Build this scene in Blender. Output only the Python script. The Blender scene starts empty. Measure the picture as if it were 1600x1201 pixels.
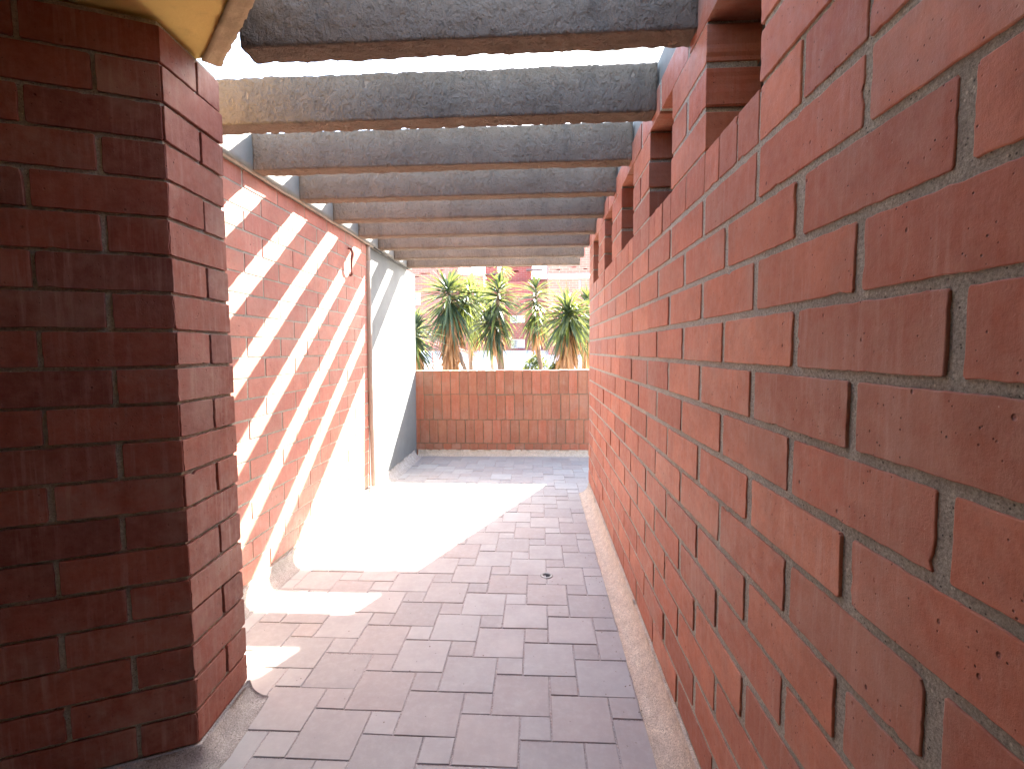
import bpy, math, random
from mathutils import Vector, Matrix, noise
rnd = random.Random(7)
S = bpy.context.scene
V = Vector
R = math.radians

# ------------------------------------------------------------------ camera
cam_d = bpy.data.cameras.new('camera'); cam = bpy.data.objects.new('camera', cam_d)
S.collection.objects.link(cam); S.camera = cam
cam_d.sensor_fit = 'HORIZONTAL'; cam_d.sensor_width = 36.0
cam_d.lens = 36.0 * 752.16 / 1600.0
cam_d.clip_start = 0.02; cam_d.clip_end = 2000
yaw, pitch, roll = 0.0536, -0.0722, -0.0071
fw = V((-math.sin(yaw)*math.cos(pitch), math.cos(yaw)*math.cos(pitch), math.sin(pitch)))
rt = V((math.cos(yaw), math.sin(yaw), 0)); up = rt.cross(fw)
r2 = rt*math.cos(roll) + up*math.sin(roll); u2 = up*math.cos(roll) - rt*math.sin(roll)
m = Matrix((r2, u2, -fw)).transposed().to_4x4(); m.translation = V((0, 0, 1.5))
cam.matrix_world = m

# ------------------------------------------------------------------ light
SUN = V((0.52, 1.20, 1.0)).normalized()            # towards the sun
elev = math.asin(SUN.z); azim = math.atan2(SUN.x, SUN.y)
w = bpy.data.worlds.new('World'); S.world = w; w.use_nodes = True
nt = w.node_tree; bg = nt.nodes['Background']
sky = nt.nodes.new('ShaderNodeTexSky'); sky.sky_type = 'NISHITA'; sky.sun_disc = False
sky.sun_elevation = elev; sky.sun_rotation = azim; sky.air_density = 1.0; sky.dust_density = 1.8; sky.ozone_density = 0.4
nt.links.new(sky.outputs[0], bg.inputs[0]); bg.inputs[1].default_value = 0.10
sl = bpy.data.lights.new('sun', 'SUN'); sl.energy = 5.0; sl.angle = R(0.5); sl.color = (1, .95, .87)
so = bpy.data.objects.new('sun', sl); S.collection.objects.link(so)
so.rotation_euler = (-SUN).to_track_quat('-Z', 'Y').to_euler(); so.location = (6, 14, 12)
S.view_settings.view_transform = 'Standard'; S.view_settings.look = 'None'
S.view_settings.exposure = 3.93; S.view_settings.gamma = 1
S.cycles.max_bounces = 14; S.cycles.diffuse_bounces = 9

# ------------------------------------------------------------------ materials
def mat(name):
    m = bpy.data.materials.new(name); m.use_nodes = True
    return m, m.node_tree, m.node_tree.nodes['Principled BSDF']
def N(nt, t, **k):
    n = nt.nodes.new(t)
    for a, b in k.items():
        if a in n.inputs.keys(): n.inputs[a].default_value = b
        else: setattr(n, a, b)
    return n
def tc(nt, scale=(1, 1, 1)):
    c = N(nt, 'ShaderNodeTexCoord'); mp = N(nt, 'ShaderNodeMapping'); mp.inputs['Scale'].default_value = scale
    nt.links.new(c.outputs['Object'], mp.inputs['Vector']); return mp.outputs[0]
def noi(nt, scale, detail=4, rough=.6, sc=(1, 1, 1)):
    n = N(nt, 'ShaderNodeTexNoise'); n.inputs['Scale'].default_value = scale
    n.inputs['Detail'].default_value = detail; n.inputs['Roughness'].default_value = rough
    nt.links.new(tc(nt, sc), n.inputs['Vector']); return n.outputs['Fac']
def vor(nt, scale, feature='F1', sc=(1, 1, 1)):
    n = N(nt, 'ShaderNodeTexVoronoi'); n.feature = feature; n.inputs['Scale'].default_value = scale
    nt.links.new(tc(nt, sc), n.inputs['Vector']); return n.outputs['Distance']
def ramp(nt, src, pts):
    r = N(nt, 'ShaderNodeValToRGB'); e = r.color_ramp.elements
    while len(e) < len(pts): e.new(.5)
    for x, (p, c) in zip(e, pts): x.position = p; x.color = (c, c, c, 1) if isinstance(c, (int, float)) else (*c, 1)
    nt.links.new(src, r.inputs[0]); return r.outputs[0]
def mix(nt, f, a, b, mode='MIX'):
    x = N(nt, 'ShaderNodeMix', data_type='RGBA', blend_type=mode)
    for s, val in ((0, f), (6, a), (7, b)):
        if hasattr(val, 'links'): nt.links.new(val, x.inputs[s])
        else: x.inputs[s].default_value = val if s == 0 else (*val, 1)
    return x.outputs[2]
def mth(nt, op, a, b=0.0):
    x = N(nt, 'ShaderNodeMath', operation=op)
    for s, val in ((0, a), (1, b)):
        if hasattr(val, 'links'): nt.links.new(val, x.inputs[s])
        else: x.inputs[s].default_value = val
    return x.outputs[0]
def bump(nt, h, strength, dist, prev=None):
    b = N(nt, 'ShaderNodeBump'); b.inputs['Strength'].default_value = strength; b.inputs['Distance'].default_value = dist
    nt.links.new(h, b.inputs['Height'])
    if prev: nt.links.new(prev, b.inputs['Normal'])
    return b.outputs[0]
def attr(nt, name='var'):
    a = N(nt, 'ShaderNodeAttribute', attribute_name=name); s = N(nt, 'ShaderNodeSeparateColor')
    nt.links.new(a.outputs['Color'], s.inputs[0]); return s.outputs

def brick_mat(name, c0, c1, c2, streak=.5, rough=.62, spec=.3):
    m, nt, p = mat(name); L = nt.links
    v = attr(nt)
    base = mix(nt, v[0], c0, c1)
    base = mix(nt, mth(nt, 'MULTIPLY', v[1], .75), base, c2)
    bl = noi(nt, 7, 5, .65)
    base = mix(nt, ramp(nt, bl, [(.3, 0), (.72, .7)]), base, tuple(x*.6 for x in c0))
    st = noi(nt, 1, 5, .6, (55, 55, 3.2))
    stc = ramp(nt, st, [(.5, 0), (.78, streak)])
    st2 = mth(nt, 'MULTIPLY', stc, ramp(nt, noi(nt, 3.1, 3), [(.38, 0.1), (.62, 1)]))
    base = mix(nt, st2, base, (.50, .33, .27))
    cl = ramp(nt, noi(nt, 26, 6, .7), [(.35, 0), (.8, .33)])
    base = mix(nt, cl, base, (.44, .25, .18))
    gr = ramp(nt, noi(nt, 95, 7, .8), [(.3, .34), (.5, 0), (.7, 0)])
    base = mix(nt, gr, base, tuple(x*.45 for x in c0))
    du = mth(nt, 'MULTIPLY', ramp(nt, noi(nt, 3.3, 6, .7), [(.46, 0), (.66, .5)]), v[2])
    base = mix(nt, du, base, (.36, .25, .19))
    bigp = mth(nt, 'MULTIPLY', ramp(nt, vor(nt, 21, sc=(1, 1.2, 1)), [(.05, 1), (.10, 0)]), ramp(nt, noi(nt, 8.5, 2), [(.5, 0), (.56, 1)]))
    base = mix(nt, mth(nt, 'MULTIPLY', bigp, .7), base, (.14, .035, .025))
    pit = ramp(nt, vor(nt, 62), [(.05, 1), (.14, 0)])
    pit = mth(nt, 'MULTIPLY', pit, ramp(nt, noi(nt, 17, 3), [(.44, 0), (.54, 1)]))
    base = mix(nt, mth(nt, 'MULTIPLY', pit, .85), base, (.07, .02, .016))
    wp = ramp(nt, vor(nt, 38, sc=(1, 1.3, .8)), [(.015, 1), (.05, 0)])
    wp = mth(nt, 'MULTIPLY', wp, ramp(nt, noi(nt, 9, 3), [(.53, 0), (.6, .6)]))
    base = mix(nt, wp, base, (.62, .45, .36))
    L.new(base, p.inputs['Base Color'])
    L.new(ramp(nt, noi(nt, 30, 5), [(.3, rough-.12), (.7, rough+.15)]), p.inputs['Roughness'])
    p.inputs['Specular IOR Level'].default_value = spec
    h = bump(nt, pit, .9, -.002)
    h = bump(nt, bigp, .9, -.004, h)
    h = bump(nt, noi(nt, 5, 3), .6, .006, h)
    h = bump(nt, noi(nt, 48, 6, .75), .5, .0028, h)
    h = bump(nt, noi(nt, 1, 4, .6, (160, 160, 14)), .28, .001, h)
    h = bump(nt, noi(nt, 210, 5, .7), .5, .0012, h)
    L.new(h, p.inputs['Normal']); return m
M = {}
M['brick'] = brick_mat('terracotta_brick', (.42, .125, .066), (.56, .215, .118), (.25, .080, .048))
M['brick_left'] = brick_mat('salmon_brick', (.50, .175, .125), (.56, .235, .165), (.36, .125, .10), spec=.3)
M['brick_shaded'] = brick_mat('shade_darkened_brick', (.25, .058, .034), (.32, .088, .050), (.12, .028, .023), spec=.3)  # darkened copy of the red brick, pillar shade put into its colour
M['brick_warm'] = brick_mat('orange_brick', (.44, .13, .070), (.36, .15, .08), (.25, .105, .06), streak=.5)

def mortar_mat(name, c, bd=.004):
    m, nt, p = mat(name); L = nt.links
    g = noi(nt, 170, 8, .8); b = noi(nt, 19, 5, .65)
    col = mix(nt, ramp(nt, g, [(.36, 0), (.62, 1)]), tuple(x*.42 for x in c), tuple(min(1, x*1.4) for x in c))
    col = mix(nt, ramp(nt, b, [(.35, 0), (.7, .6)]), col, tuple(x*.55 for x in c))
    sp = ramp(nt, vor(nt, 120), [(.13, 1), (.26, 0)])
    sp = mth(nt, 'MULTIPLY', sp, ramp(nt, noi(nt, 45, 3), [(.5, 0), (.58, .9)]))
    col = mix(nt, sp, col, (.05, .045, .04))
    sw = ramp(nt, vor(nt, 95, sc=(1.1, 1, .9)), [(.12, 1), (.2, 0)])
    sw = mth(nt, 'MULTIPLY', sw, ramp(nt, noi(nt, 33, 3), [(.52, 0), (.6, .7)]))
    col = mix(nt, sw, col, tuple(min(1, x*1.7) for x in c))
    L.new(col, p.inputs['Base Color']); p.inputs['Roughness'].default_value = .95; p.inputs['Specular IOR Level'].default_value = .2
    h = bump(nt, noi(nt, 45, 7, .8), 1, bd*1.6); h = bump(nt, g, .9, .0028, h)
    L.new(h, p.inputs['Normal']); return m
M['mortar'] = mortar_mat('sandy_mortar', (.44, .42, .34))
M['mortar_brown'] = mortar_mat('brown_mortar', (.24, .185, .125))
M['skirt'] = mortar_mat('speckled_stone', (.78, .62, .48), .006)
M['skirt_grey'] = mortar_mat('grey_stone', (.46, .41, .36), .003)
M['skirt_cream'] = mortar_mat('cream_stone', (.60, .50, .39), .002)

def beam_mat():
    m, nt, p = mat('rough_concrete'); L = nt.links
    b = noi(nt, 2.2, 6, .65); st = noi(nt, 1, 5, .65, (9, 9, 2.2))
    col = mix(nt, ramp(nt, b, [(.3, 0), (.7, 1)]), (.16, .108, .073), (.27, .19, .13))
    col = mix(nt, ramp(nt, st, [(.5, 0), (.72, .6)]), col, (.12, .09, .068))
    wv = noi(nt, 34, 6, .62, (1, 1, .65))
    rid = ramp(nt, wv, [(.34, 0), (.5, 1), (.68, .15)])
    col = mix(nt, mth(nt, 'MULTIPLY', rid, .16), col, (.34, .26, .19))
    pit = ramp(nt, vor(nt, 34), [(.05, 1), (.17, 0)]); pit = mth(nt, 'MULTIPLY', pit, ramp(nt, noi(nt, 7, 3), [(.5, 0), (.6, 1)]))
    col = mix(nt, mth(nt, 'MULTIPLY', pit, .6), col, (.10, .08, .07))
    L.new(col, p.inputs['Base Color']); p.inputs['Roughness'].default_value = .93
    h = bump(nt, rid, 1, .013); h = bump(nt, pit, .8, -.006, h); h = bump(nt, noi(nt, 190, 5, .75), .6, .0018, h)
    L.new(h, p.inputs['Normal']); return m
M['beam'] = beam_mat()

def plaster(name, c, dark=.75, sc=3, bd=.002, rough=.85):
    m, nt, p = mat(name); L = nt.links
    col = mix(nt, ramp(nt, noi(nt, sc, 6, .65), [(.3, 0), (.75, 1)]), c, tuple(x*dark for x in c))
    st = ramp(nt, noi(nt, 1, 5, .6, (14, 14, 1.1)), [(.52, 0), (.75, .45)])
    col = mix(nt, st, col, tuple(x*.62 for x in c))
    L.new(col, p.inputs['Base Color']); p.inputs['Roughness'].default_value = rough
    h = bump(nt, noi(nt, 22, 6, .7), .5, bd); h = bump(nt, noi(nt, 260, 3, .7), .4, .0007, h)
    L.new(h, p.inputs['Normal']); return m
M['concrete'] = plaster('smooth_grey_concrete', (.165, .17, .165), .72)
M['edge'] = plaster('pale_concrete', (.21, .195, .165), .6)
M['yellow'] = plaster('yellow_paint', (.78, .52, .15), .92)
M['fascia'] = plaster('ochre_render', (.50, .36, .20), .7, 12, .01)
M['tan'] = plaster('tan_plaster', (.62, .50, .30), .85)
M['pipe'] = plaster('taupe_paint', (.34, .27, .22), .7, 9)
M['cable'] = plaster('lit_ledge_tone', (.36, .28, .21), .6, 20)  # tone of a ledge corner lit by bounce, put into the bead's colour
M['white'] = plaster('white_render', (.80, .79, .77), .92)
M['pave'] = plaster('pale_paving', (.66, .63, .58), .85, .7, .01)
M['rust'] = plaster('rusted_steel', (.20, .055, .035), .6, 30)
M['light_soak'] = plaster('light_soaking_dark', (.06, .035, .028), .6)  # invented dark finish for the unseen bay walls, cuts bounce light
M['dark'] = plaster('dark_grille', (.02, .02, .02), .8)
M['chrome'], _nt, _p = mat('drain_steel'); _p.inputs['Metallic'].default_value = .9; _p.inputs['Base Color'].default_value = (.22, .21, .20, 1); _p.inputs['Roughness'].default_value = .4

def tile_mat():
    m, nt, p = mat('clay_floor_tile'); L = nt.links
    v = attr(nt)
    base = mix(nt, v[0], (.31, .287, .268), (.42, .405, .375))
    base = mix(nt, mth(nt, 'MULTIPLY', v[1], .6), base, (.39, .32, .28))
    base = mix(nt, ramp(nt, noi(nt, 5, 6, .65), [(.35, 0), (.75, .55)]), base, (.28, .255, .24))
    base = mix(nt, ramp(nt, noi(nt, 28, 5, .7), [(.45, 0), (.8, .35)]), base, (.50, .46, .43))
    sp = ramp(nt, vor(nt, 17), [(.03, 1), (.055, 0)])
    sp = mth(nt, 'MULTIPLY', sp, ramp(nt, noi(nt, 6, 2), [(.5, 0), (.56, .85)]))
    base = mix(nt, sp, base, (.05, .04, .05))
    L.new(base, p.inputs['Base Color'])
    L.new(ramp(nt, noi(nt, 9, 6, .7), [(.3, .5), (.7, .75)]), p.inputs['Roughness'])
    p.inputs['Specular IOR Level'].default_value = .35
    h = bump(nt, noi(nt, 8, 3), .4, .003); h = bump(nt, noi(nt, 140, 5, .7), .3, .0007, h)
    L.new(h, p.inputs['Normal']); return m
M['tile'] = tile_mat()
M['grout'] = mortar_mat('pale_grout', (.46, .40, .37), .002)

def leaf_mat(name, c, tr, f=.35):
    m, nt, p = mat(name); L = nt.links
    v = attr(nt)
    col = mix(nt, v[0], c, tuple(min(1, x*1.7) for x in c)); L.new(col, p.inputs['Base Color'])
    p.inputs['Roughness'].default_value = .42
    t = N(nt, 'ShaderNodeBsdfTranslucent'); t.inputs[0].default_value = (*tr, 1)
    mx = N(nt, 'ShaderNodeMixShader'); mx.inputs[0].default_value = f
    L.new(p.outputs[0], mx.inputs[1]); L.new(t.outputs[0], mx.inputs[2])
    L.new(mx.outputs[0], nt.nodes['Material Output'].inputs[0]); return m
M['leaf'] = leaf_mat('sword_leaf', (.020, .038, .026), (.14, .16, .028), .26)
M['leaf_light'] = leaf_mat('light_leaf', (.07, .10, .035), (.26, .29, .055), .35)
M['dead'] = leaf_mat('dead_leaf', (.26, .14, .065), (.36, .18, .07), .2)
M['bark'] = plaster('brown_bark', (.20, .13, .09), .5, 12, .02)

def far_brick(name, c):
    m, nt, p = mat(name); L = nt.links
    b = N(nt, 'ShaderNodeTexBrick'); b.inputs['Scale'].default_value = 1
    b.inputs['Brick Width'].default_value = .38; b.inputs['Row Height'].default_value = .13; b.inputs['Mortar Size'].default_value = .008
    b.inputs['Color1'].default_value = (*c, 1); b.inputs['Color2'].default_value = (*[x*.8 for x in c], 1); b.inputs['Mortar'].default_value = (.35, .28, .23, 1)
    mp = N(nt, 'ShaderNodeMapping'); c_ = N(nt, 'ShaderNodeTexCoord'); s = N(nt, 'ShaderNodeSeparateXYZ'); cb = N(nt, 'ShaderNodeCombineXYZ')
    L.new(c_.outputs['Object'], s.inputs[0]); L.new(mth(nt, 'ADD', s.outputs[0], s.outputs[1]), cb.inputs[0]); L.new(s.outputs[2], cb.inputs[1])
    L.new(cb.outputs[0], b.inputs['Vector'])
    col = mix(nt, ramp(nt, noi(nt, .6, 5), [(.35, 0), (.7, .4)]), b.outputs['Color'], tuple(x*.6 for x in c))
    L.new(col, p.inputs['Base Color']); p.inputs['Roughness'].default_value = .85; return m
M['far_pink'] = far_brick('pink_brickwork', (.33, .085, .075))
M['far_pale'] = far_brick('pale_brickwork', (.34, .115, .09))
M['slate'] = plaster('grey_roofing', (.16, .16, .17), .7)
M['pane'], _nt, _p = mat('window_glass'); _p.inputs['Base Color'].default_value = (.16, .18, .20, 1); _p.inputs['Roughness'].default_value = .1

# ------------------------------------------------------------------ mesh helpers
class MB:
    def __init__(s): s.v = []; s.f = []; s.mi = []; s.var = []; s.mats = []
    def m(s, name):
        if name not in s.mats: s.mats.append(name)
        return s.mats.index(name)
    def add(s, verts, faces, mname, var=(0, 0, 0)):
        b = len(s.v); k = s.m(mname); s.v.extend(verts)
        for f in faces: s.f.append(tuple(b+i for i in f)); s.mi.append(k); s.var.append(var)
    def box(s, a, b, mname, var=(0, 0, 0)):
        x0, y0, z0 = a; x1, y1, z1 = b
        v = [(x, y, z) for z in (z0, z1) for y in (y0, y1) for x in (x0, x1)]
        s.add(v, [(0, 2, 3, 1), (4, 5, 7, 6), (0, 1, 5, 4), (2, 6, 7, 3), (0, 4, 6, 2), (1, 3, 7, 5)], mname, var)
    def prism(s, pts, z0, z1, mname):     # pts counter-clockwise
        n = len(pts); v = [(x, y, z0) for x, y in pts] + [(x, y, z1) for x, y in pts]
        f = [tuple(range(n))[::-1], tuple(range(n, 2*n))] + [(i, (i+1) % n, n+(i+1) % n, n+i) for i in range(n)]
        s.add(v, f, mname)
    def tube(s, path, radii, mname, seg=10, cap=True, var=(0, 0, 0)):
        P = [V(p) for p in path]; n = len(P)
        if not hasattr(radii, '__len__'): radii = [radii]*n
        vs = []; 
        for i, p in enumerate(P):
            d = (P[min(i+1, n-1)] - P[max(i-1, 0)]).normalized()
            a = d.cross(V((0, 0, 1)) if abs(d.z) < .9 else V((1, 0, 0))).normalized(); b = d.cross(a)
            for j in range(seg):
                t = 2*math.pi*j/seg; vs.append(p + (a*math.cos(t) + b*math.sin(t))*radii[i])
        fs = [(i*seg+j, i*seg+(j+1) % seg, (i+1)*seg+(j+1) % seg, (i+1)*seg+j) for i in range(n-1) for j in range(seg)]
        if cap: fs += [tuple(range(seg))[::-1], tuple((n-1)*seg+j for j in range(seg))]
        s.add(vs, fs, mname, var)
    def build(s, name, parent=None, smooth=False):
        me = bpy.data.meshes.new(name); me.from_pydata([tuple(v) for v in s.v], [], s.f)
        for n in s.mats: me.materials.append(M[n])
        me.polygons.foreach_set('material_index', s.mi)
        at = me.attributes.new('var', 'FLOAT_COLOR', 'FACE')
        flat = []
        for a in s.var: flat += [a[0], a[1], a[2], 1]
        at.data.foreach_set('color', flat)
        if smooth: me.polygons.foreach_set('use_smooth', [True]*len(s.f))
        me.update()
        o = bpy.data.objects.new(name, me); S.collection.objects.link(o); o.parent = parent
        return o
def tag(o, label=None, cat=None, group=None, kind=None):
    if label: o['label'] = label
    if cat: o['category'] = cat
    if group: o['group'] = group
    if kind: o['kind'] = kind
    return o
def empty(name, loc=(0, 0, 0)):
    o = bpy.data.objects.new(name, None); S.collection.objects.link(o); o.location = loc; return o
def nz(x, y, z=0.0): return noise.noise(V((x, y, z)))

class Frame:
    def __init__(s, O, A, B, Nn): s.O = V(O); s.A = V(A); s.B = V(B); s.N = V(Nn).normalized(); s.flip = s.A.cross(s.B).dot(s.N) < 0
    def p(s, a, b, n=0.0): return s.O + s.A*a + s.B*b + s.N*n

def brick(mb, fr, a0, a1, b0, b1, step=.05, dep=.02, mat='brick', amp=.0030, chip=True, bev=.002, tilt=.0013, pro=.0015, dark=0.0):
    w_, h_ = a1-a0, b1-b0
    r = min(rnd.uniform(.002, .006), w_*.2)
    pts = []
    def seg(p, q):
        n = max(1, int(math.dist(p, q)/step))
        for i in range(n): t = i/n; pts.append((p[0]+(q[0]-p[0])*t, p[1]+(q[1]-p[1])*t))
    cs = [(a0, b0), (a1, b0), (a1, b1), (a0, b1)]
    dirs = [(1, 0), (0, 1), (-1, 0), (0, -1)]
    for i in range(4):
        c, d = cs[i], cs[(i+1) % 4]; dx, dy = dirs[i]
        seg((c[0]+dx*r, c[1]+dy*r), (d[0]-dx*r, d[1]-dy*r)); pts.append((d[0]-dx*r, d[1]-dy*r))
    ca, cb = (a0+a1)/2, (b0+b1)/2
    sd = rnd.uniform(0, 900)
    jw, jh, ja, jb = rnd.gauss(0, .001), rnd.gauss(0, .0008), rnd.gauss(0, .0012), rnd.gauss(0, .0008)
    fine = step < .03
    out = []
    chips = [(rnd.uniform(0, 1), rnd.uniform(.004, .022), rnd.uniform(.002, .007)) for _ in range(rnd.choice((0, 1, 2, 3, 4)))] if (fine and chip) else []
    for (a, b) in pts:
        da, db = a-ca, b-cb
        k = -amp*abs(nz(a*18+sd, b*18)) + amp*.6*nz(a*70+sd, b*70) if fine else amp*.5*nz(a*20+sd, b*20)
        ex, ey = abs(da)/(w_/2), abs(db)/(h_/2)
        na = (1 if da > 0 else -1)*(1 if ex > ey else .2); nb = (1 if db > 0 else -1)*(1 if ey >= ex else .2)
        for (ct, cw, cd) in chips:
            t = ct*4; side = int(t); tt = t-side
            cc = [(a0+w_*tt, b0), (a1, b0+h_*tt), (a0+w_*tt, b1), (a0, b0+h_*tt)][side]
            dd = math.dist(cc, (a, b))
            if dd < cw: k -= cd*(1-(dd/cw)**2)*(.7+.5*nz(a*150, b*150))
        out.append((a + na*k + ja + da*jw*8, b + nb*k + jb + db*jh*8))
    ta, tb, pp = rnd.gauss(0, tilt)/max(w_, .1), rnd.gauss(0, tilt*.6)/max(h_, .08), max(rnd.gauss(.0003, pro), -.0006)
    hh = lambda a, b: pp + ta*(a-ca) + tb*(b-cb)
    def inset(a, b, t):
        da, db = ca-a, cb-b
        return (a + math.copysign(min(t, abs(da)), da)*(1 if abs(da)/w_ > .42 else .0) , b + math.copysign(min(t, abs(db)), db)*(1 if abs(db)/h_ > .40 else .0))
    n = len(out)
    v0 = [fr.p(*inset(a, b, bev), hh(a, b)) for a, b in out]
    vm = [fr.p(*inset(a, b, bev*.3), hh(a, b)-bev*.35) for a, b in out]
    v1 = [fr.p(a, b, hh(a, b)-bev) for a, b in out]
    v2 = [fr.p(a, b, -dep) for a, b in out]
    f = [tuple(range(n))]
    for k in range(3): f += [(k*n+i, (k+1)*n+i, (k+1)*n+(i+1) % n, k*n+(i+1) % n) for i in range(n)]
    if dep > .1: f.append(tuple(3*n+i for i in range(n))[::-1])
    if fr.flip: f = [q[::-1] for q in f]
    var = (rnd.random(), (rnd.random()**3) if rnd.random() > dark else rnd.uniform(.6, 1), rnd.random())
    mb.add(v0+vm+v1+v2, f, mat, var)

def core(mb, fr, As, Bs, holes, thick, mname, n0=0.0):
    """wall body on frame: grid of cells, holes are (a0,a1,b0,b1); only outer faces"""
    As = sorted(set(As)); Bs = sorted(set(Bs)); na, nb = len(As)-1, len(Bs)-1
    def solid(i, j):
        if i < 0 or j < 0 or i >= na or j >= nb: return False
        a, b = (As[i]+As[i+1])/2, (Bs[j]+Bs[j+1])/2
        return not any(h[0] < a < h[1] and h[2] < b < h[3] for h in holes)
    def q(ps):
        ps = [fr.p(*x) for x in ps]; mb.add(ps, [(3, 2, 1, 0) if fr.flip else (0, 1, 2, 3)], mname)
    f0, f1 = n0, n0-thick
    for i in range(na):
        for j in range(nb):
            if not solid(i, j): continue
            a0, a1, b0, b1 = As[i], As[i+1], Bs[j], Bs[j+1]
            q([(a0, b0, f0), (a1, b0, f0), (a1, b1, f0), (a0, b1, f0)])
            q([(a1, b0, f1), (a0, b0, f1), (a0, b1, f1), (a1, b1, f1)])
            if not solid(i-1, j): q([(a0, b0, f1), (a0, b0, f0), (a0, b1, f0), (a0, b1, f1)])
            if not solid(i+1, j): q([(a1, b0, f0), (a1, b0, f1), (a1, b1, f1), (a1, b1, f0)])
            if not solid(i, j-1): q([(a0, b0, f1), (a1, b0, f1), (a1, b0, f0), (a0, b0, f0)])
            if not solid(i, j+1): q([(a0, b1, f0), (a1, b1, f0), (a1, b1, f1), (a0, b1, f1)])

# ------------------------------------------------------------------ right brick wall with slit openings
XR, CR, ZR0, P = .5315, .1335, .1158, .3835
J = .0084                                                   # half a joint
TH = .168
fr = Frame((XR, 0, 0), (0, 1, 0), (0, 0, 1), (-1, 0, 0))
mb = MB()
END = 5.02
ops = [(.461 + .767*n - .003, .461 + .767*n + .382) for n in range(6)]   # openings along the wall
zo0, zo1 = ZR0 + 15*CR, ZR0 + 18*CR
mor = .008
holes = [(a-mor, b+mor, zo0-mor, zo1+mor) for a, b in ops]
core(mb, fr, [-3.2, END-.006] + [x for h in holes for x in h[:2]], [0, ZR0+19*CR] + [zo0-mor, zo1+mor], holes, TH-.012, 'mortar', -.0038)
def inop(y0, y1): return any(y0 < b-.02 and y1 > a+.02 for a, b in ops)
for k in range(-1, 19):
    z0, z1 = ZR0+k*CR+J, ZR0+(k+1)*CR-J
    if k == -1: z0 = .004
    cuts = []
    ph = .648 if k % 2 == 0 else .648-P/2
    if k == 14:
        cuts = []
        for n in range(-6, 7):
            o0 = .461+.767*n
            cuts += [o0, o0+.127, o0+.255, o0+.3815, o0+.3815+.193]
    elif 15 <= k <= 17:
        for n in range(-6, 7):
            o0 = .461+.767*n; cuts += [o0, o0+.3815]
            if k % 2 == 0: cuts.append(o0+.3815+.193)
    else:
        cuts = [ph + P*i for i in range(-10, 13)]
    cuts = [c for c in cuts if -3.1 < c < END-.05] + [END]
    cuts = [-3.2] + sorted(cuts)
    for y0, y1 in zip(cuts, cuts[1:]):
        if 15 <= k <= 17 and inop(y0, y1) : continue
        near = y1 < 2.7
        j = J*(1.55 if near else 1.05)*rnd.uniform(.8, 1.3)
        deep = (14 <= k <= 18 and y1 > .2) or y1 >= END
        e0 = y0 + j; e1 = y1 - (0 if y1 >= END else j)
        if 15 <= k <= 17:
            if any(abs(y0-b) < .03 for a, b in ops): e0 = y0 - .001
            if any(abs(y1-a) < .03 for a, b in ops): e1 = y1 + .001
        zz0, zz1 = z0, z1
        if k == 14: zz1 = z1 + J; e0 = y0+.004; e1 = y1-.004
        if k == 18: zz0 = z0 - J if inop(y0+.05, y1-.05) else z0
        st = .011 if (near and y1 > 0) else (.03 if y1 > 0 else .2)
        brick(mb, fr, e0, e1, zz0, zz1, step=st, dep=TH if deep else .02, dark=.06)
right = mb.build('brick_wall')
tag(right, 'long red brick wall with a row of slit openings, right of the corridor', 'wall')

# ------------------------------------------------------------------ left brick wall
fl = Frame((-1.745, 0, .1), (0, 1, 0), (.0184, 0, 1), (1, 0, 0))
mb = MB(); CL = .1232; 
core(mb, fl, [1.95, 4.82], [-.1, 2.452], [], .16, 'mortar', -.0025)
for k in range(-1, 20):
    z0, z1 = k*CL+.006+.007, (k+1)*CL-.006+.007
    if k == -1: z0 = -.095
    if k == 19: z1 = 2.449
    ph = 2.959 + (0 if k % 2 == 0 else .1875)
    cuts = [1.95] + [c for c in (ph+.375*i for i in range(-4, 8)) if 2.0 < c < 4.78] + [4.818]
    for y0, y1 in zip(cuts, cuts[1:]):
        brick(mb, fl, y0+.0065, y1-.0065, z0, z1, step=.03, dep=.02, mat='brick_left', dark=.08, tilt=.0006, pro=.0004, bev=.001)
left = mb.build('brick_wall')
tag(left, 'striped sun-lit red brick wall on the left, between the corner pillar and the grey wall', 'wall')

# grey concrete wall
mb = MB(); fg = Frame((-1.738, 0, 0), (0, 1, 0), (.009, 0, 1), (1, 0, 0))
core(mb, fg, [4.825, 6.733], [0, 2.55], [], .2, 'concrete')
tag(mb.build('concrete_wall'), 'smooth pale grey concrete wall at the far left, beside the low parapet', 'wall')

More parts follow.
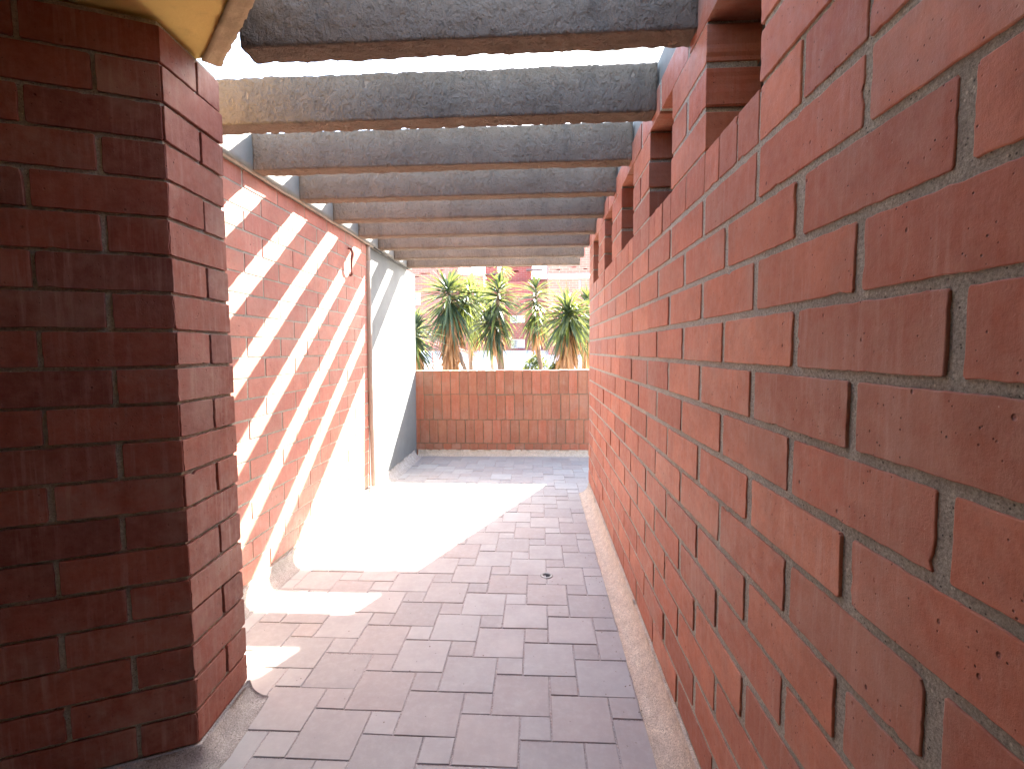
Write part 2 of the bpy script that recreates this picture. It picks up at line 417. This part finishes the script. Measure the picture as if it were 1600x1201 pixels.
# ------------------------------------------------------------------ near left pillar (corner of the building)
P1, P2 = V((-1.236, 1.592, 0)), V((-1.262, 1.93, 0))
d2 = (P2-P1).normalized(); L2 = (P2-P1).length
d1 = V((-.905, -.425, 0)).normalized()
n2 = V((d2.y, -d2.x, 0)); n1 = V((-d1.y, d1.x, 0))
if n1.y > 0: n1 = -n1
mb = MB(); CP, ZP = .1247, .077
PE = P1 + d1*2.5
i1 = P1 - n1*.006 - n2*.006; 
body = [(P1.x-.012, P1.y+.004), (P2.x-.010, P2.y-.006), (-1.93, 1.944), (PE.x-.2, PE.y+.5), (PE.x-.01, PE.y+.012)]
pp = [V((p[0], p[1], 0)) for p in body]
mb.prism(body, 0, 2.583, 'mortar')
f1 = Frame(P1, d1, (0, 0, 1), n1); f2 = Frame(P1, d2, (0, 0, 1), n2)
for k in range(-1, 20):
    z0, z1 = ZP+k*CP+.0055, ZP+(k+1)*CP-.0055
    if k == -1: z0 = .003
    c2 = [0, L2] if k % 2 == 0 else [0, .195, L2]
    for i, (a, b) in enumerate(zip(c2, c2[1:])):
        brick(mb, f2, a + (.0055 if i else 0), b - (.0055 if b < L2 else 0), z0, z1, step=.012, dep=.025, mat='brick_shaded', dark=.12, tilt=.002)
    s0 = .18 if k % 2 == 0 else .365
    c1 = [0] + [s0 + .372*i for i in range(6)] + [2.5]
    for i, (a, b) in enumerate(zip(c1, c1[1:])):
        brick(mb, f1, a + (.008 if i else 0), b - .008, z0, z1, step=.02 if a < 1.2 else .2, dep=.02, mat='brick_shaded', dark=.25, tilt=.002)
pillar = mb.build('brick_pillar')
tag(pillar, 'shadowed angled red brick corner pillar standing at the near left edge', 'pillar')

# ------------------------------------------------------------------ parapet of bricks on end
YP, ZT = 6.735, 1.2114
mb = MB(); fp = Frame((0, YP, 0), (1, 0, 0), (0, 0, 1), (0, -1, 0))
core(mb, fp, [-1.745, .85], [0, ZT-.006], [], .24, 'mortar_brown', -.005)
rows = [(.003, .176), (.176, .515), (.515, .872), (.872, ZT)]
for r_, (z0, z1) in enumerate(rows):
    x = -1.742 + (.064 if r_ in (1,) else 0)
    xs = [-1.742]
    if r_ == 1: xs.append(-1.742+.064)
    while xs[-1] < .6: xs.append(xs[-1] + .1282 + rnd.gauss(0, .0022))
    xs.append(.722)
    for a, b in zip(xs, xs[1:]):
        dz = rnd.gauss(0, .004)
        brick(mb, fp, a+.0045, b-.0045, z0+.0055, z1-(.0055 if r_ < 3 else 0)+ (dz if r_ == 2 else 0), step=.03, dep=.02 if r_ < 3 else .12, mat='brick_warm', dark=.25, tilt=.0025)
tag(mb.build('parapet_wall'), 'low parapet of bricks set on end across the far end of the corridor', 'wall')

# tall ribbed building past the wall end, left side slanted to let sun past
b = empty('ribbed_building', (2, 7, -.6)); tag(b, 'tall pale building with vertical ribbed cladding, seen through the nearest slot of sky at right', 'building')
mb = MB(); mb.prism([(.828, 6.99), (6.5, 6.99), (8.0, 9.6), (2.1, 9.6)], -.6, 7.5, 'white'); o = mb.build('wall', b); o.location = -b.location
mb = MB(); x = .84
while x < 6.4:
    mb.box((x, 6.955, 2.2), (x+.035, 6.989, 7.5), 'white'); x += .21
o = mb.build('rib_cladding', b); o.location = -b.location

# ------------------------------------------------------------------ floor of big and small square tiles
mb = MB()
mb.box((-3.7, -3.3, -.12), (1.6, 6.9, -.004), 'grout')
A_, B_ = .2475, .1245
x00, y00 = -.198, 1.8745
def tile(x0, y0, s):
    if x0 > 1.0 or x0+s < -1.85 and y0 > 2.1 or x0+s < -3.4 or y0 > YP or y0+s < -3: return
    g = .0032; b = .0018; h = rnd.gauss(0, .0010); tx, ty = rnd.gauss(0, .004), rnd.gauss(0, .004)
    j = [rnd.gauss(0, .0007) for _ in range(8)]
    c = [(x0+g+j[0], y0+g+j[1]), (x0+s-g+j[2], y0+g+j[3]), (x0+s-g+j[4], y0+s-g+j[5]), (x0+g+j[6], y0+s-g+j[7])]
    cx, cy = x0+s/2, y0+s/2
    H = lambda x, y: h + tx*(x-cx) + ty*(y-cy)
    i_ = [(x+math.copysign(b, cx-x), y+math.copysign(b, cy-y)) for x, y in c]
    v = [(x, y, H(x, y)) for x, y in i_] + [(x, y, H(x, y)-b) for x, y in c] + [(x, y, -.01) for x, y in c]
    f = [(0, 1, 2, 3)] + [(k*4+4+i, k*4+4+(i+1) % 4, k*4+(i+1) % 4, k*4+i) for k in range(2) for i in range(4)]
    mb.add(v, f, 'tile', (rnd.random(), rnd.random()**2, rnd.random()))
for i in range(-40, 41):
    for j in range(-40, 41):
        x = x00 + i*A_ + j*B_; y = y00 - i*B_ + j*A_
        tile(x, y, A_); tile(x+A_, y+B_-0, B_)
floor = mb.build('floor'); tag(floor, kind='structure')

# floor drain
dr = empty('floor_drain', (.054, 3.109, 0)); tag(dr, 'small round steel floor drain set in the tiles near the right wall', 'drain')
mb = MB(); rs = [(.043, 0.0), (.041, .004), (.029, .005), (.026, .001)]
vs = [(r*math.cos(2*math.pi*k/28), r*math.sin(2*math.pi*k/28), z) for r, z in rs for k in range(28)]
mb.add(vs, [(i*28+k, i*28+(k+1) % 28, (i+1)*28+(k+1) % 28, (i+1)*28+k) for i in range(3) for k in range(28)], 'chrome')
mb.build('ring', dr, True)
mb = MB(); vs = [(.0275*math.cos(2*math.pi*k/28), .0275*math.sin(2*math.pi*k/28), .0016) for k in range(28)]
mb.add(vs, [tuple(range(28))], 'dark')
for k in range(-1, 2): mb.box((-.022+abs(k)*.003, k*.011-.0008, .0018), (.022-abs(k)*.003, k*.011+.0008, .0028), 'dark')
mb.build('grate', dr)

# dry leaf crumbs and grit lying along the floor joints
mb = MB()
for i in range(260):
    if rnd.random() < .55: x = .43 - abs(rnd.gauss(0, .05)); y = rnd.uniform(.8, 4.9)
    else: x = rnd.uniform(-1.2, .4); y = rnd.uniform(1.2, 6.4)
    q = rnd.uniform(.0015, .005); a = rnd.uniform(0, 3)
    c_, s_ = math.cos(a)*q, math.sin(a)*q; z = .0045
    mb.add([(x-c_, y-s_, z), (x+s_*.6, y-c_*.6, z+.0004), (x+c_, y+s_, z+.001), (x-s_*.6, y+c_*.6, z+.0025)], [(0, 1, 2, 3)], 'bark')
tag(mb.build('debris'), 'dark specks of dry leaf and grit scattered on the floor tiles', 'debris', kind='stuff')

# ------------------------------------------------------------------ curved skirtings
def cove(name, path, wdt, hgt, mname, joints=(), ns=7, amp=.0035, start_taper=False):
    mb = MB(); P_ = [V((x, y, 0)) for x, y in path]
    # resample
    pts = []
    for a, b in zip(P_, P_[1:]):
        n = max(1, int((b-a).length/.03))
        for i in range(n): pts.append(a.lerp(b, i/n))
    pts.append(P_[-1]); n = len(pts); rows = []
    tot = 0
    for i, p in enumerate(pts):
        d = (pts[min(i+1, n-1)]-pts[max(i-1, 0)]).normalized(); o = V((d.y, -d.x, 0))   # offset to the right of travel
        if i: tot += (pts[i]-pts[i-1]).length
        g = -.004 if any(abs(p.y-jy) < .016 for jy in joints) else 0
        row = [p + o*(-.004) + V((0, 0, hgt + .004*nz(tot*9, 3)))]
        row.append(p + o*(.009 + .003*nz(tot*15, 8)) + V((0, 0, hgt + .004*nz(tot*9, 3))))
        for t in range(ns+1):
            th = math.pi/2*t/ns
            q = p + o*(.009 + (wdt-.009)*(1-math.cos(th))) + V((0, 0, hgt*(1-math.sin(th))*.96 + .004))
            k = amp*nz(tot*13, t*.7, 5.1) + amp*.8*nz(tot*45, t*1.9, 2.2) + g
            q += (o*math.cos(th)*.6 + V((0, 0, 1))*math.sin(th))*k
            if t == ns: q += o*(.006*nz(tot*10, 11)); q.z = .0045
            row.append(q)
        row.append(row[-1] + o*.002 + V((0, 0, -.006)))
        rows.append(row)
    m_ = len(rows[0]); vs = [q for r in rows for q in r]
    fs = [(i*m_+j, (i+1)*m_+j, (i+1)*m_+j+1, i*m_+j+1) for i in range(n-1) for j in range(m_-1)]
    base = len(vs); 
    for i in (0, n-1):
        vs.append(pts[i] + V((0, 0, -.005)))
        c = len(vs)-1; fs += [(c, i*m_+j, i*m_+j+1) if i else (c, i*m_+j+1, i*m_+j) for j in range(m_-1)]
    mb.add(vs, fs, mname); return mb.build(name, smooth=True)
o = cove('skirting', [(XR-.001, -3.0), (XR-.001, 4.97)][::-1], .105, .112, 'skirt', joints=(1.71, 3.10, 4.5))
tag(o, 'rough speckled pinkish stone cove skirting along the foot of the long right wall', 'skirting')
o = cove('skirting', [(-1.738, 6.62), (-1.742, 1.96)][::-1], .10, .10, 'skirt_grey', joints=(3.9, 5.4))
tag(o, 'grey curved stone skirting at the foot of the left walls', 'skirting')
o = cove('skirting', [(-1.71, YP-.004), (.72, YP-.004)], .055, .085, 'skirt_cream', amp=.0015)
tag(o, 'cream stone skirting strip at the foot of the low parapet', 'skirting')
pa = PE + n1*.002; pb = P1 + n1*.002 + n2*.002; pc = P2 + n2*.002
o = cove('skirting', [(pa.x, pa.y), (pb.x, pb.y), (pc.x, pc.y)], .085, .078, 'skirt_grey')
tag(o, 'worn grey stone skirting wrapped round the foot of the near corner pillar', 'skirting')

# ------------------------------------------------------------------ overhead concrete beams
ZB, HB, TB = 2.554, .205, .10
def rough_bar(mb, p0, p1, w_, h_, mname, amp=.006, st=.014, seed=0.0):
    """bar from p0 to p1 (bottom front edge), w_ to +perp side, h_ up"""
    p0, p1 = V(p0), V(p1); d = (p1-p0); L = d.length; d.normalize(); o = V((-d.y, d.x, 0)); z = V((0, 0, 1))
    n = max(2, int(L/st)); prof = []
    nw, nh = max(2, int(w_/st)), max(3, int(h_/st))
    for i in range(nw): prof.append((w_*i/nw, 0))
    for i in range(nh): prof.append((w_, h_*i/nh))
    for i in range(nw): prof.append((w_*(1-i/nw), h_))
    for i in range(nh): prof.append((0, h_*(1-i/nh)))
    m_ = len(prof); vs = []
    for i in range(n+1):
        c = p0 + d*(L*i/n)
        for (a, b) in prof:
            q = c + o*a + z*b
            k = amp*(.9*nz(q.x*26+seed, q.y*26, q.z*26) + .8*nz(q.x*62+seed, q.y*62, q.z*62) + .5*nz(q.x*7+seed, q.y*7, q.z*7))
            dirv = (o*((a-w_/2)/w_) + z*((b-h_/2)/h_)).normalized()
            vs.append(q + dirv*k)
    fs = [(i*m_+j, (i+1)*m_+j, (i+1)*m_+(j+1) % m_, i*m_+(j+1) % m_) for i in range(n) for j in range(m_)]
    fs += [tuple(range(m_)), tuple(n*m_+j for j in range(m_))[::-1]]
    mb.add(vs, fs, mname)
names = ['nearest concrete roof beam, cut off by the top of the picture', 'second concrete roof beam from the camera, behind the bright slot of sky',
         'third concrete roof beam from the camera, deeply shadowed on the right', 'fourth concrete roof beam from the camera', 'fifth and middle concrete roof beam of the visible row',
         'sixth concrete roof beam from the camera', 'seventh concrete roof beam, third from the far end', 'eighth concrete roof beam, next to the farthest',
         'farthest concrete roof beam, framing the top of the garden view']
def slab_edge_x(y): return -1.21 + (1.867-y)*.98
for i in range(-2, 9):
    y = 1.702 + .5531*i
    x0 = -1.655
    if i <= 0: x0 = slab_edge_x(y) + .02
    mb = MB(); rough_bar(mb, (x0, y, ZB), (XR+.002 , y, ZB), TB, HB, 'beam', amp=.0055 if i < 4 else .004, st=.0125 if i < 4 else .02, seed=i*17.3)
    o = mb.build('roof_beam', smooth=True)
    lab = names[i] if i >= 0 else ['concrete roof beam overhead, just in front of the camera', 'short concrete roof beam overhead beside the yellow soffit'][i+1]
    tag(o, lab, 'beam', 'concrete roof beams across the corridor')

# edge beams
mb = MB(); rough_bar(mb, (-1.655, 1.96, ZB), (-1.655, 6.34, ZB), .20, HB+.003, 'edge', amp=.002, st=.03)
tag(mb.build('edge_beam', smooth=True), 'grey concrete edge beam lying on top of the left wall, carrying the roof beams', 'beam')
mb = MB(); mb.box((XR+.012, -3.2, 2.656), (1.62, 5.0, 2.78), 'edge')
tag(mb.build('roof_edge'), 'pale concrete roof edge above the long right wall, seen between the beam ends', 'roof')

# yellow soffit slab with rough fascia
e0 = V((-1.21, 1.867, 0)); ed = V((.714, -.70, 0)).normalized(); en = V((-ed.y, ed.x, 0))
e1 = e0 + ed*2.45
sl = empty('ceiling_slab', (-1.5, -.5, 2.59)); tag(sl, 'yellow painted ceiling slab with a rough concrete edge over the near corner', 'ceiling')
mb = MB()
q0 = e0 - en*.06; q1 = e1 - en*.06
mb.prism([(-3.7, -3.3), (.50, -3.3), (.50, q1.y), (q1.x if q1.x < .5 else .5, q1.y), (q0.x, q0.y), (-1.95, 1.96), (-3.7, 1.96)], 2.597, 2.78, 'yellow')
o = mb.build('soffit', sl); o.location = -sl.location
mb2 = MB(); rough_bar(mb2, (e1.x, e1.y, 2.586), (e0.x, e0.y, 2.586), .062, .19, 'fascia', amp=.006, st=.0125)
o = mb2.build('fascia', sl, True); o.location = -sl.location

# added bead standing in for the bounce-lit ledge corner, and cable onward
mb = MB()
path = [(-1.672+.006*nz(y*3, 1), y, 2.552+.006*nz(y*4, 7)) for y in [1.9+.1*i for i in range(31)]]
mb.tube(path, .011, 'cable', 8)
tag(mb.build('lit_ledge_bead', smooth=True), 'thin added bead in the tone of the bounce-lit ledge corner under the left edge beam', 'lit_ledge_bead')
mb = MB()
path = [(-1.668, 4.93+.1*i, 2.549 - .012*math.sin(math.pi*i/13)) for i in range(14)]
mb.tube(path, .006, 'dark', 6)
tag(mb.build('cable', smooth=True), 'thin dark cable continuing over the top of the grey wall', 'cable')
# down pipe
dp = empty('down_pipe', (-1.692, 4.82, 0)); tag(dp, 'slim taupe pipe running down between the brick wall and the grey wall', 'pipe')
mb = MB(); mb.tube([(-.012+.002*nz(z*3, 2), .004*nz(z*2, 5), z) for z in [.1+.1*i for i in range(24)]], [.0225+.0003*i for i in range(24)], 'pipe', 12); mb.build('tube', dp, True)
mb = MB(); mb.tube([(-.012, 0, 2.38), (-.012, 0, 2.43), (-.01, 0, 2.50), (-.01, 0, 2.545)], [.027, .032, .03, .034], 'pipe', 12); mb.build('collar', dp, True)
# rusty hook on the left wall
mb = MB(); hk = [(-1.700, 4.33, 2.42), (-1.672, 4.33, 2.41), (-1.66, 4.32, 2.37), (-1.662, 4.30, 2.31), (-1.668, 4.31, 2.24), (-1.68, 4.34, 2.19), (-1.70, 4.36, 2.185)]
mb.tube(hk, [.010, .010, .012, .012, .010, .009, .012], 'rust', 8)
tag(mb.build('wall_hook', smooth=True), 'small curved rusty hook fixed high on the striped brick wall', 'hook')

# ------------------------------------------------------------------ rooms around the camera, closing the building
mb = MB(); mb.box((1.5, -3.2, 0), (1.62, 5.0, 2.656), 'tan'); mb.box((XR+TH+.01, 4.86, 0), (1.499, 5.0, 2.655), 'tan'); mb.box((XR+TH+.01, -3.2, 0), (1.499, -3.06, 2.655), 'tan')
tag(mb.build('plaster_wall'), 'dim tan plaster wall glimpsed through the nearest slit opening', 'wall')
mb = MB(); mb.box((-3.7, -3.35, 0), (XR-.01, -3.21, 2.596), 'light_soak'); tag(mb.build('back_wall'), 'unseen wall added behind the camera, coloured dark to cut bounce light', 'wall')  # added enclosure, keeps light off the pillar's near face
mb = MB(); mb.box((-3.84, -3.3, 0), (-3.701, 1.9, 2.596), 'light_soak'); tag(mb.build('side_wall'), 'unseen side wall added left of the camera, coloured dark to cut bounce light', 'wall')

# ------------------------------------------------------------------ ground outside
def gz(y):
    if y < 15: return -.6
    if y < 30: t = (y-15)/15; return -.6 + 2.05*t
    return 1.45
mb = MB()
ys = [-60, -10, 2, 8, 12, 15, 18, 21, 24, 27, 30, 40, 80, 200, 900]; xs = [-900, -120, -40, -20, -10, -5, 0, 5, 10, 20, 40, 120, 900]
vs = [(x, y, gz(y)) for y in ys for x in xs]; nx = len(xs)
mb.add(vs, [(j*nx+i, j*nx+i+1, (j+1)*nx+i+1, (j+1)*nx+i) for j in range(len(ys)-1) for i in range(nx-1)], 'pave')
tag(mb.build('ground'), kind='structure')

# ------------------------------------------------------------------ yuccas
def leaf(mb, base, dirv, L, w_, mname, droop, var):
    d = dirv.normalized(); side = d.cross(V((0, 0, 1)))
    if side.length < .05: side = V((1, 0, 0))
    side.normalize(); nrm = side.cross(d).normalized()
    if nrm.z < 0: nrm = -nrm
    pts = []; ws = [.55, 1, .85, .02]; p = base.copy()
    for k in range(4):
        t = k/3
        c = base + d*(L*t) + V((0, 0, -droop*L*t*t)); ww = w_*ws[k]/2
        pts += [c - side*ww + nrm*ww*.5, c, c + side*ww + nrm*ww*.5]
    f = []
    for k in range(3):
        b = k*3; f += [(b, b+1, b+4, b+3), (b+1, b+2, b+5, b+4)]
    mb.add(pts, f, mname, var)
def rosette(mg, md, top, axis, rg, stemL, nleaf, L, dead, light=False):
    axis = axis.normalized(); rot = V((0, 0, 1)).rotation_difference(axis)
    for i in range(nleaf):
        t = rg.random(); ang = R(20 + 128*t**.6 + rg.gauss(0, 8)); az = i*2.39996 + rg.gauss(0, .2)
        d = V((math.sin(ang)*math.cos(az), math.sin(ang)*math.sin(az), math.cos(ang))); d.rotate(rot)
        b = top - axis*(stemL*t) + d*.02
        ln = L*1.22*rg.uniform(.75, 1.1)*(1 if t > .12 else .7)
        leaf(mg, b, d, ln, .052*rg.uniform(.8, 1.15), 'leaf_light' if (light or rg.random() < .14) else 'leaf', .16+.35*t*rg.random(), (rg.random(), 0, 0))
    for i in range(dead):
        t = rg.random(); az = rg.uniform(0, 6.28); ang = R(158 + rg.gauss(0, 8) + 10*t)
        d = V((math.sin(ang)*math.cos(az), math.sin(ang)*math.sin(az), math.cos(ang))); 
        b = top - axis*stemL*.8 - V((0, 0, t*(.25 + dead/200))) + V((math.cos(az), math.sin(az), 0))*(.05+.05*(1-t))
        leaf(md, b, d, L*rg.uniform(.6, 1.05), .05, 'dead', .0, (rg.random(), 0, 0))
def yucca(label, heads, base, seed):
    """heads: list of (top, axis, stemL, nleaf, leafL, ndead, light)"""
    rg = random.Random(seed); root = empty('yucca_tree', base)
    tag(root, label, 'tree', 'yucca trees growing beyond the parapet')
    mt = MB(); mg = MB(); md = MB(); B = V(base)
    for (top, axis, sL, nl, LL, nd, lt) in heads:
        T = V(top); ax = V(axis).normalized(); bot = V((B.x, B.y, B.z)); mid = T - ax*(sL+.4)
        path = [(bot + (mid-bot)*t + V((.05*math.sin(t*5+seed), 0, 0))) - B for t in (0, .25, .5, .75, 1)] + [T - ax*sL*.5 - B, T - ax*.05 - B]
        mt.tube(path, [.09, .06, .05, .05, .045, .04, .02], 'bark', 9)
        rosette(mg, md, T - B, ax, rg, sL, nl, LL, nd, lt)
    mt.build('trunk', root, True)
    c = mg.build('crown', root)
    if md.f: md.build('dead_leaf_skirt', root)
yucca('tall yucca with a long shaggy tan skirt of dead leaves, left of centre', [((-1.86, 10, 2.80), (-.1, -.2, 1), .5, 230, .68, 330, False), ((-1.42, 10.3, 2.78), (.45, .1, 1), .35, 90, .46, 0, True)], (-1.66, 10, -.6), 1)
yucca('paler yucca with a short dead skirt just right of the shaggiest one', [((-1.42, 11.5, 2.78), (.2, 0, 1), .5, 150, .56, 70, True), ((-1.62, 11.9, 3.25), (.1, .1, 1), .2, 60, .36, 0, True)], (-1.5, 11.5, -.6), 2)
yucca('dark dense yucca with its crown hanging low over a leaning trunk, in the middle', [((-.80, 10.2, 2.84), (.12, -.15, 1), .75, 210, .52, 50, False), ((-1.05, 10.1, 2.12), (-.35, -.3, 1), .3, 80, .46, 10, False)], (-.55, 10.2, -.6), 3)
yucca('yucca with a narrow drooping dark crown on a thin bare trunk, right of the middle', [((-.03, 10.6, 2.86), (0, -.15, 1), .8, 170, .46, 50, False)], (.18, 10.6, -.6), 4)
yucca('star-shaped yucca facing the corridor with pale tips, beside the right wall edge', [((.60, 9.4, 2.22), (0, -.8, .6), .4, 230, .62, 150, False), ((.60, 9.6, 2.40), (0, 0, 1), .2, 60, .55, 0, True)], (.64, 9.7, -.6), 5)
yucca('yucca half hidden behind the right wall edge, beyond the star-shaped one', [((1.14, 11, 2.62), (.05, 0, 1), .6, 150, .56, 120, False)], (1.15, 11, -.6), 6)
yucca('low yucca with a broad dead skirt cut off by the grey wall at left', [((-2.30, 9.0, 1.92), (.2, -.25, 1), .5, 180, .52, 260, False)], (-2.25, 9, -.6), 7)
yucca('small light green yucca behind the low one at the left edge', [((-3.10, 12, 2.35), (.1, 0, 1), .4, 120, .5, 20, True)], (-3.05, 12, -.6), 8)
yucca('distant pale yucca rising above the dark central crown', [((-1.02, 14, 3.95), (0, 0, 1), .3, 60, .34, 10, True), ((-1.5, 13.8, 3.3), (-.1, 0, 1), .3, 60, .38, 0, True)], (-1.1, 14, -.6), 9)
# cut limbs
mb = MB(); mb.tube([(-1.62, 9.98, -.5), (-1.55, 9.95, .7), (-1.50, 9.9, 1.1), (-1.62, 9.9, 1.45)], [.07, .06, .05, .035], 'bark', 8)
tag(mb.build('bare_stem', smooth=True), 'short bare brown stem slanting beside the shaggy yucca trunk', 'tree stem')

def shrub(label, c, r, h, seed, base_z=-.6):
    rg = random.Random(seed); root = empty('shrub', (c[0], c[1], base_z)); tag(root, label, 'shrub')
    mg = MB(); mt = MB()
    for i in range(3200):
        u = V((rg.gauss(0, 1), rg.gauss(0, 1), rg.gauss(0, 1))).normalized()*(rg.random()**.4)
        p = V((u.x*r, u.y*r, h*.5 + u.z*h*.5)); 
        if nz(p.x*4+seed, p.y*4, p.z*4) < -.32: continue
        d = V((rg.gauss(0, 1), rg.gauss(0, 1), rg.gauss(.3, 1))).normalized()
        leaf(mg, p, d, rg.uniform(.08, .13), .06, 'leaf_light' if rg.random() < .4 else 'leaf', .2, (rg.random(), 0, 0))
    for k in range(6):
        a = k*1.05; mt.tube([(0, 0, 0), (r*.3*math.cos(a), r*.3*math.sin(a), h*.4), (r*.6*math.cos(a), r*.6*math.sin(a), h*.85)], [.03, .02, .008], 'bark', 6)
    mt.build('stem', root); mg.build('crown', root)
shrub('rounded green shrub just above the parapet at the foot of the thin-trunked yucca', (-.04, 11), .40, 2.02, 21)
shrub('smaller green shrub just above the parapet beside the star-shaped yucca', (.40, 10.2), .25, 1.92, 22)

# ------------------------------------------------------------------ buildings beyond
def window(root, x0, x1, z0, z1, y, bars=True):
    mb = MB(); t = .06
    mb.box((x0, y+.06, z0), (x1, y+.12, z0+t), 'white'); mb.box((x0, y+.06, z1-t), (x1, y+.12, z1), 'white')
    mb.box((x0, y+.06, z0+t), (x0+t, y+.12, z1-t), 'white'); mb.box((x1-t, y+.06, z0+t), (x1, y+.12, z1-t), 'white')
    xm = (x0+x1)/2; mb.box((xm-t/2, y+.06, z0+t), (xm+t/2, y+.12, z1-t), 'white')
    if bars:
        k = x0+.12
        while k < x1-.08: mb.box((k, y+.015, z0), (k+.018, y+.035, z1), 'white'); k += .11
        mb.box((x0, y+.0, z0-.04), (x1, y+.05, z0-.002), 'white')
    f = mb.build('window', root); f.location = -root.location
    mb = MB(); mb.box((x0+t, y+.085, z0+t), (xm-t/2, y+.10, z1-t), 'pane'); mb.box((xm+t/2, y+.085, z0+t), (x1-t, y+.10, z1-t), 'white')
    g = mb.build('pane', f)
def facade(root, name, x0, x1, z0, z1, y, depth, holes, mname):
    mb = MB(); f_ = Frame((0, y, 0), (1, 0, 0), (0, 0, 1), (0, -1, 0))
    core(mb, f_, [x0, x1]+[h for q in holes for h in q[:2]], [z0, z1]+[h for q in holes for h in q[2:]], [], depth, mname) if not holes else None
    if holes:
        core(mb, f_, [x0, x1]+[h for q in holes for h in q[:2]], [z0, z1]+[h for q in holes for h in q[2:]], holes, .3, mname)
        mb.box((x0+.002, y+.301, z0), (x1-.002, y+depth, z1-.003), mname)
    o = mb.build(name, root); o.location = -root.location; return o
# central block
b = empty('apartment_block', (-.4, 34, 1.4)); tag(b, 'pink brick apartment block with barred white windows, in the centre beyond the yuccas', 'building')
ws = [(-1.74, -.85, 1.6, 2.18), (-.46, .21, 1.55, 2.17), (-1.81, -.84, 3.27, 3.74), (-.4, .3, 3.27, 3.74)]
facade(b, 'wall', -2.25, 1.6, 1.4, 5.95, 32, 5, ws, 'far_pink')
for q in ws: window(b, *q, 32)
facade(b, 'upper_storey', -2.35, -.43, 5.951, 7.25, 34, 2.9, [(-1.62, -1.3, 6.85, 7.0)], 'far_pink')
facade(b, 'upper_storey', -.429, .8, 5.951, 6.35, 33.6, 3.2, [], 'far_pale')
mb = MB(); mb.box((-2.45, 33.85, 7.252), (-.35, 36.9, 7.34), 'slate'); mb.box((-.75, 33.3, 6.9), (.35, 33.9, 6.97), 'slate'); o = mb.build('roof', b); o.location = -b.location
mb = MB(); mb.tube([(.2, 32.6, 5.9), (.2, 32.6, 6.6)], .03, 'dark', 6); o = mb.build('chimney_pipe', b); o.location = -b.location
# right building
b = empty('terrace_building', (2, 29, .9)); tag(b, 'pale brick building with a white ledge band and one slot window, at the right', 'building')
facade(b, 'wall', .63, 5.5, .9, 8.2, 28, 6, [(2.35, 2.50, 4.94, 5.45), (1.05, 1.3, 6.0, 6.06), (1.95, 2.2, 6.12, 6.18), (2.6, 2.85, 6.02, 6.08)], 'far_pale')
mb = MB(); mb.box((.60, 27.85, 5.52), (5.5, 27.997, 5.77), 'white'); o = mb.build('ledge', b); o.location = -b.location
mb = MB(); mb.box((2.35, 28.1, 4.94), (2.5, 28.12, 5.45), 'pane'); o = mb.build('window', b); o.location = -b.location
# left building
b = empty('apartment_block', (-8, 32, .9)); tag(b, 'washed-out pink brick block with slit windows, at the left behind the shaggy yucca', 'building')
facade(b, 'wall', -14, -4.9, .9, 8.4, 30, 6, [(-7.73, -7.3, 4.33, 5.09), (-7.83, -7.34, 6.03, 6.09), (-7.26, -6.65, 6.22, 6.27), (-6.2, -5.8, 6.4, 6.46)], 'far_pale')
window(b, -7.73, -7.3, 4.33, 5.09, 30, False)
facade(b, 'annex', -4.899, -3.4, .9, 6.2, 30.6, 5, [], 'far_pale')
# narrow tower
b = empty('stair_tower', (-3, 34, 1.4)); tag(b, 'narrow pink brick stair tower with two round holes, left of the central block', 'building')
facade(b, 'wall', -3.5, -2.4, 1.4, 6.6, 33.4, 2.5, [], 'far_pink')
facade(b, 'turret', -3.55, -2.72, 6.66, 7.9, 33.2, 2.2, [(-3.27, -3.17, 7.03, 7.13), (-2.93, -2.83, 7.03, 7.13)], 'far_pink')
mb = MB(); mb.box((-3.65, 33.1, 6.602), (-2.35, 35.8, 6.658), 'slate'); o = mb.build('eave', b); o.location = -b.location
# sloping red coping with hooked end
mb = MB(); mb.tube([(-3.9, 16.4, 1.86), (-3.49, 16, 1.756), (-2.6, 15, 1.56), (-1.94, 14, 1.40), (-1.86, 14, 1.37), (-1.84, 14, 1.28)], [.06, .06, .055, .05, .025, .02], 'far_pink', 8)
mb.box((-1.99, 13.97, -.6), (-1.95, 14.03, 1.36), 'far_pink'); mb.box((-3.53, 15.97, -.5), (-3.47, 16.03, 1.7), 'far_pink')
tag(mb.build('handrail', smooth=False), 'sloping pink handrail with a bent end behind the shaggy yucca trunk', 'handrail')
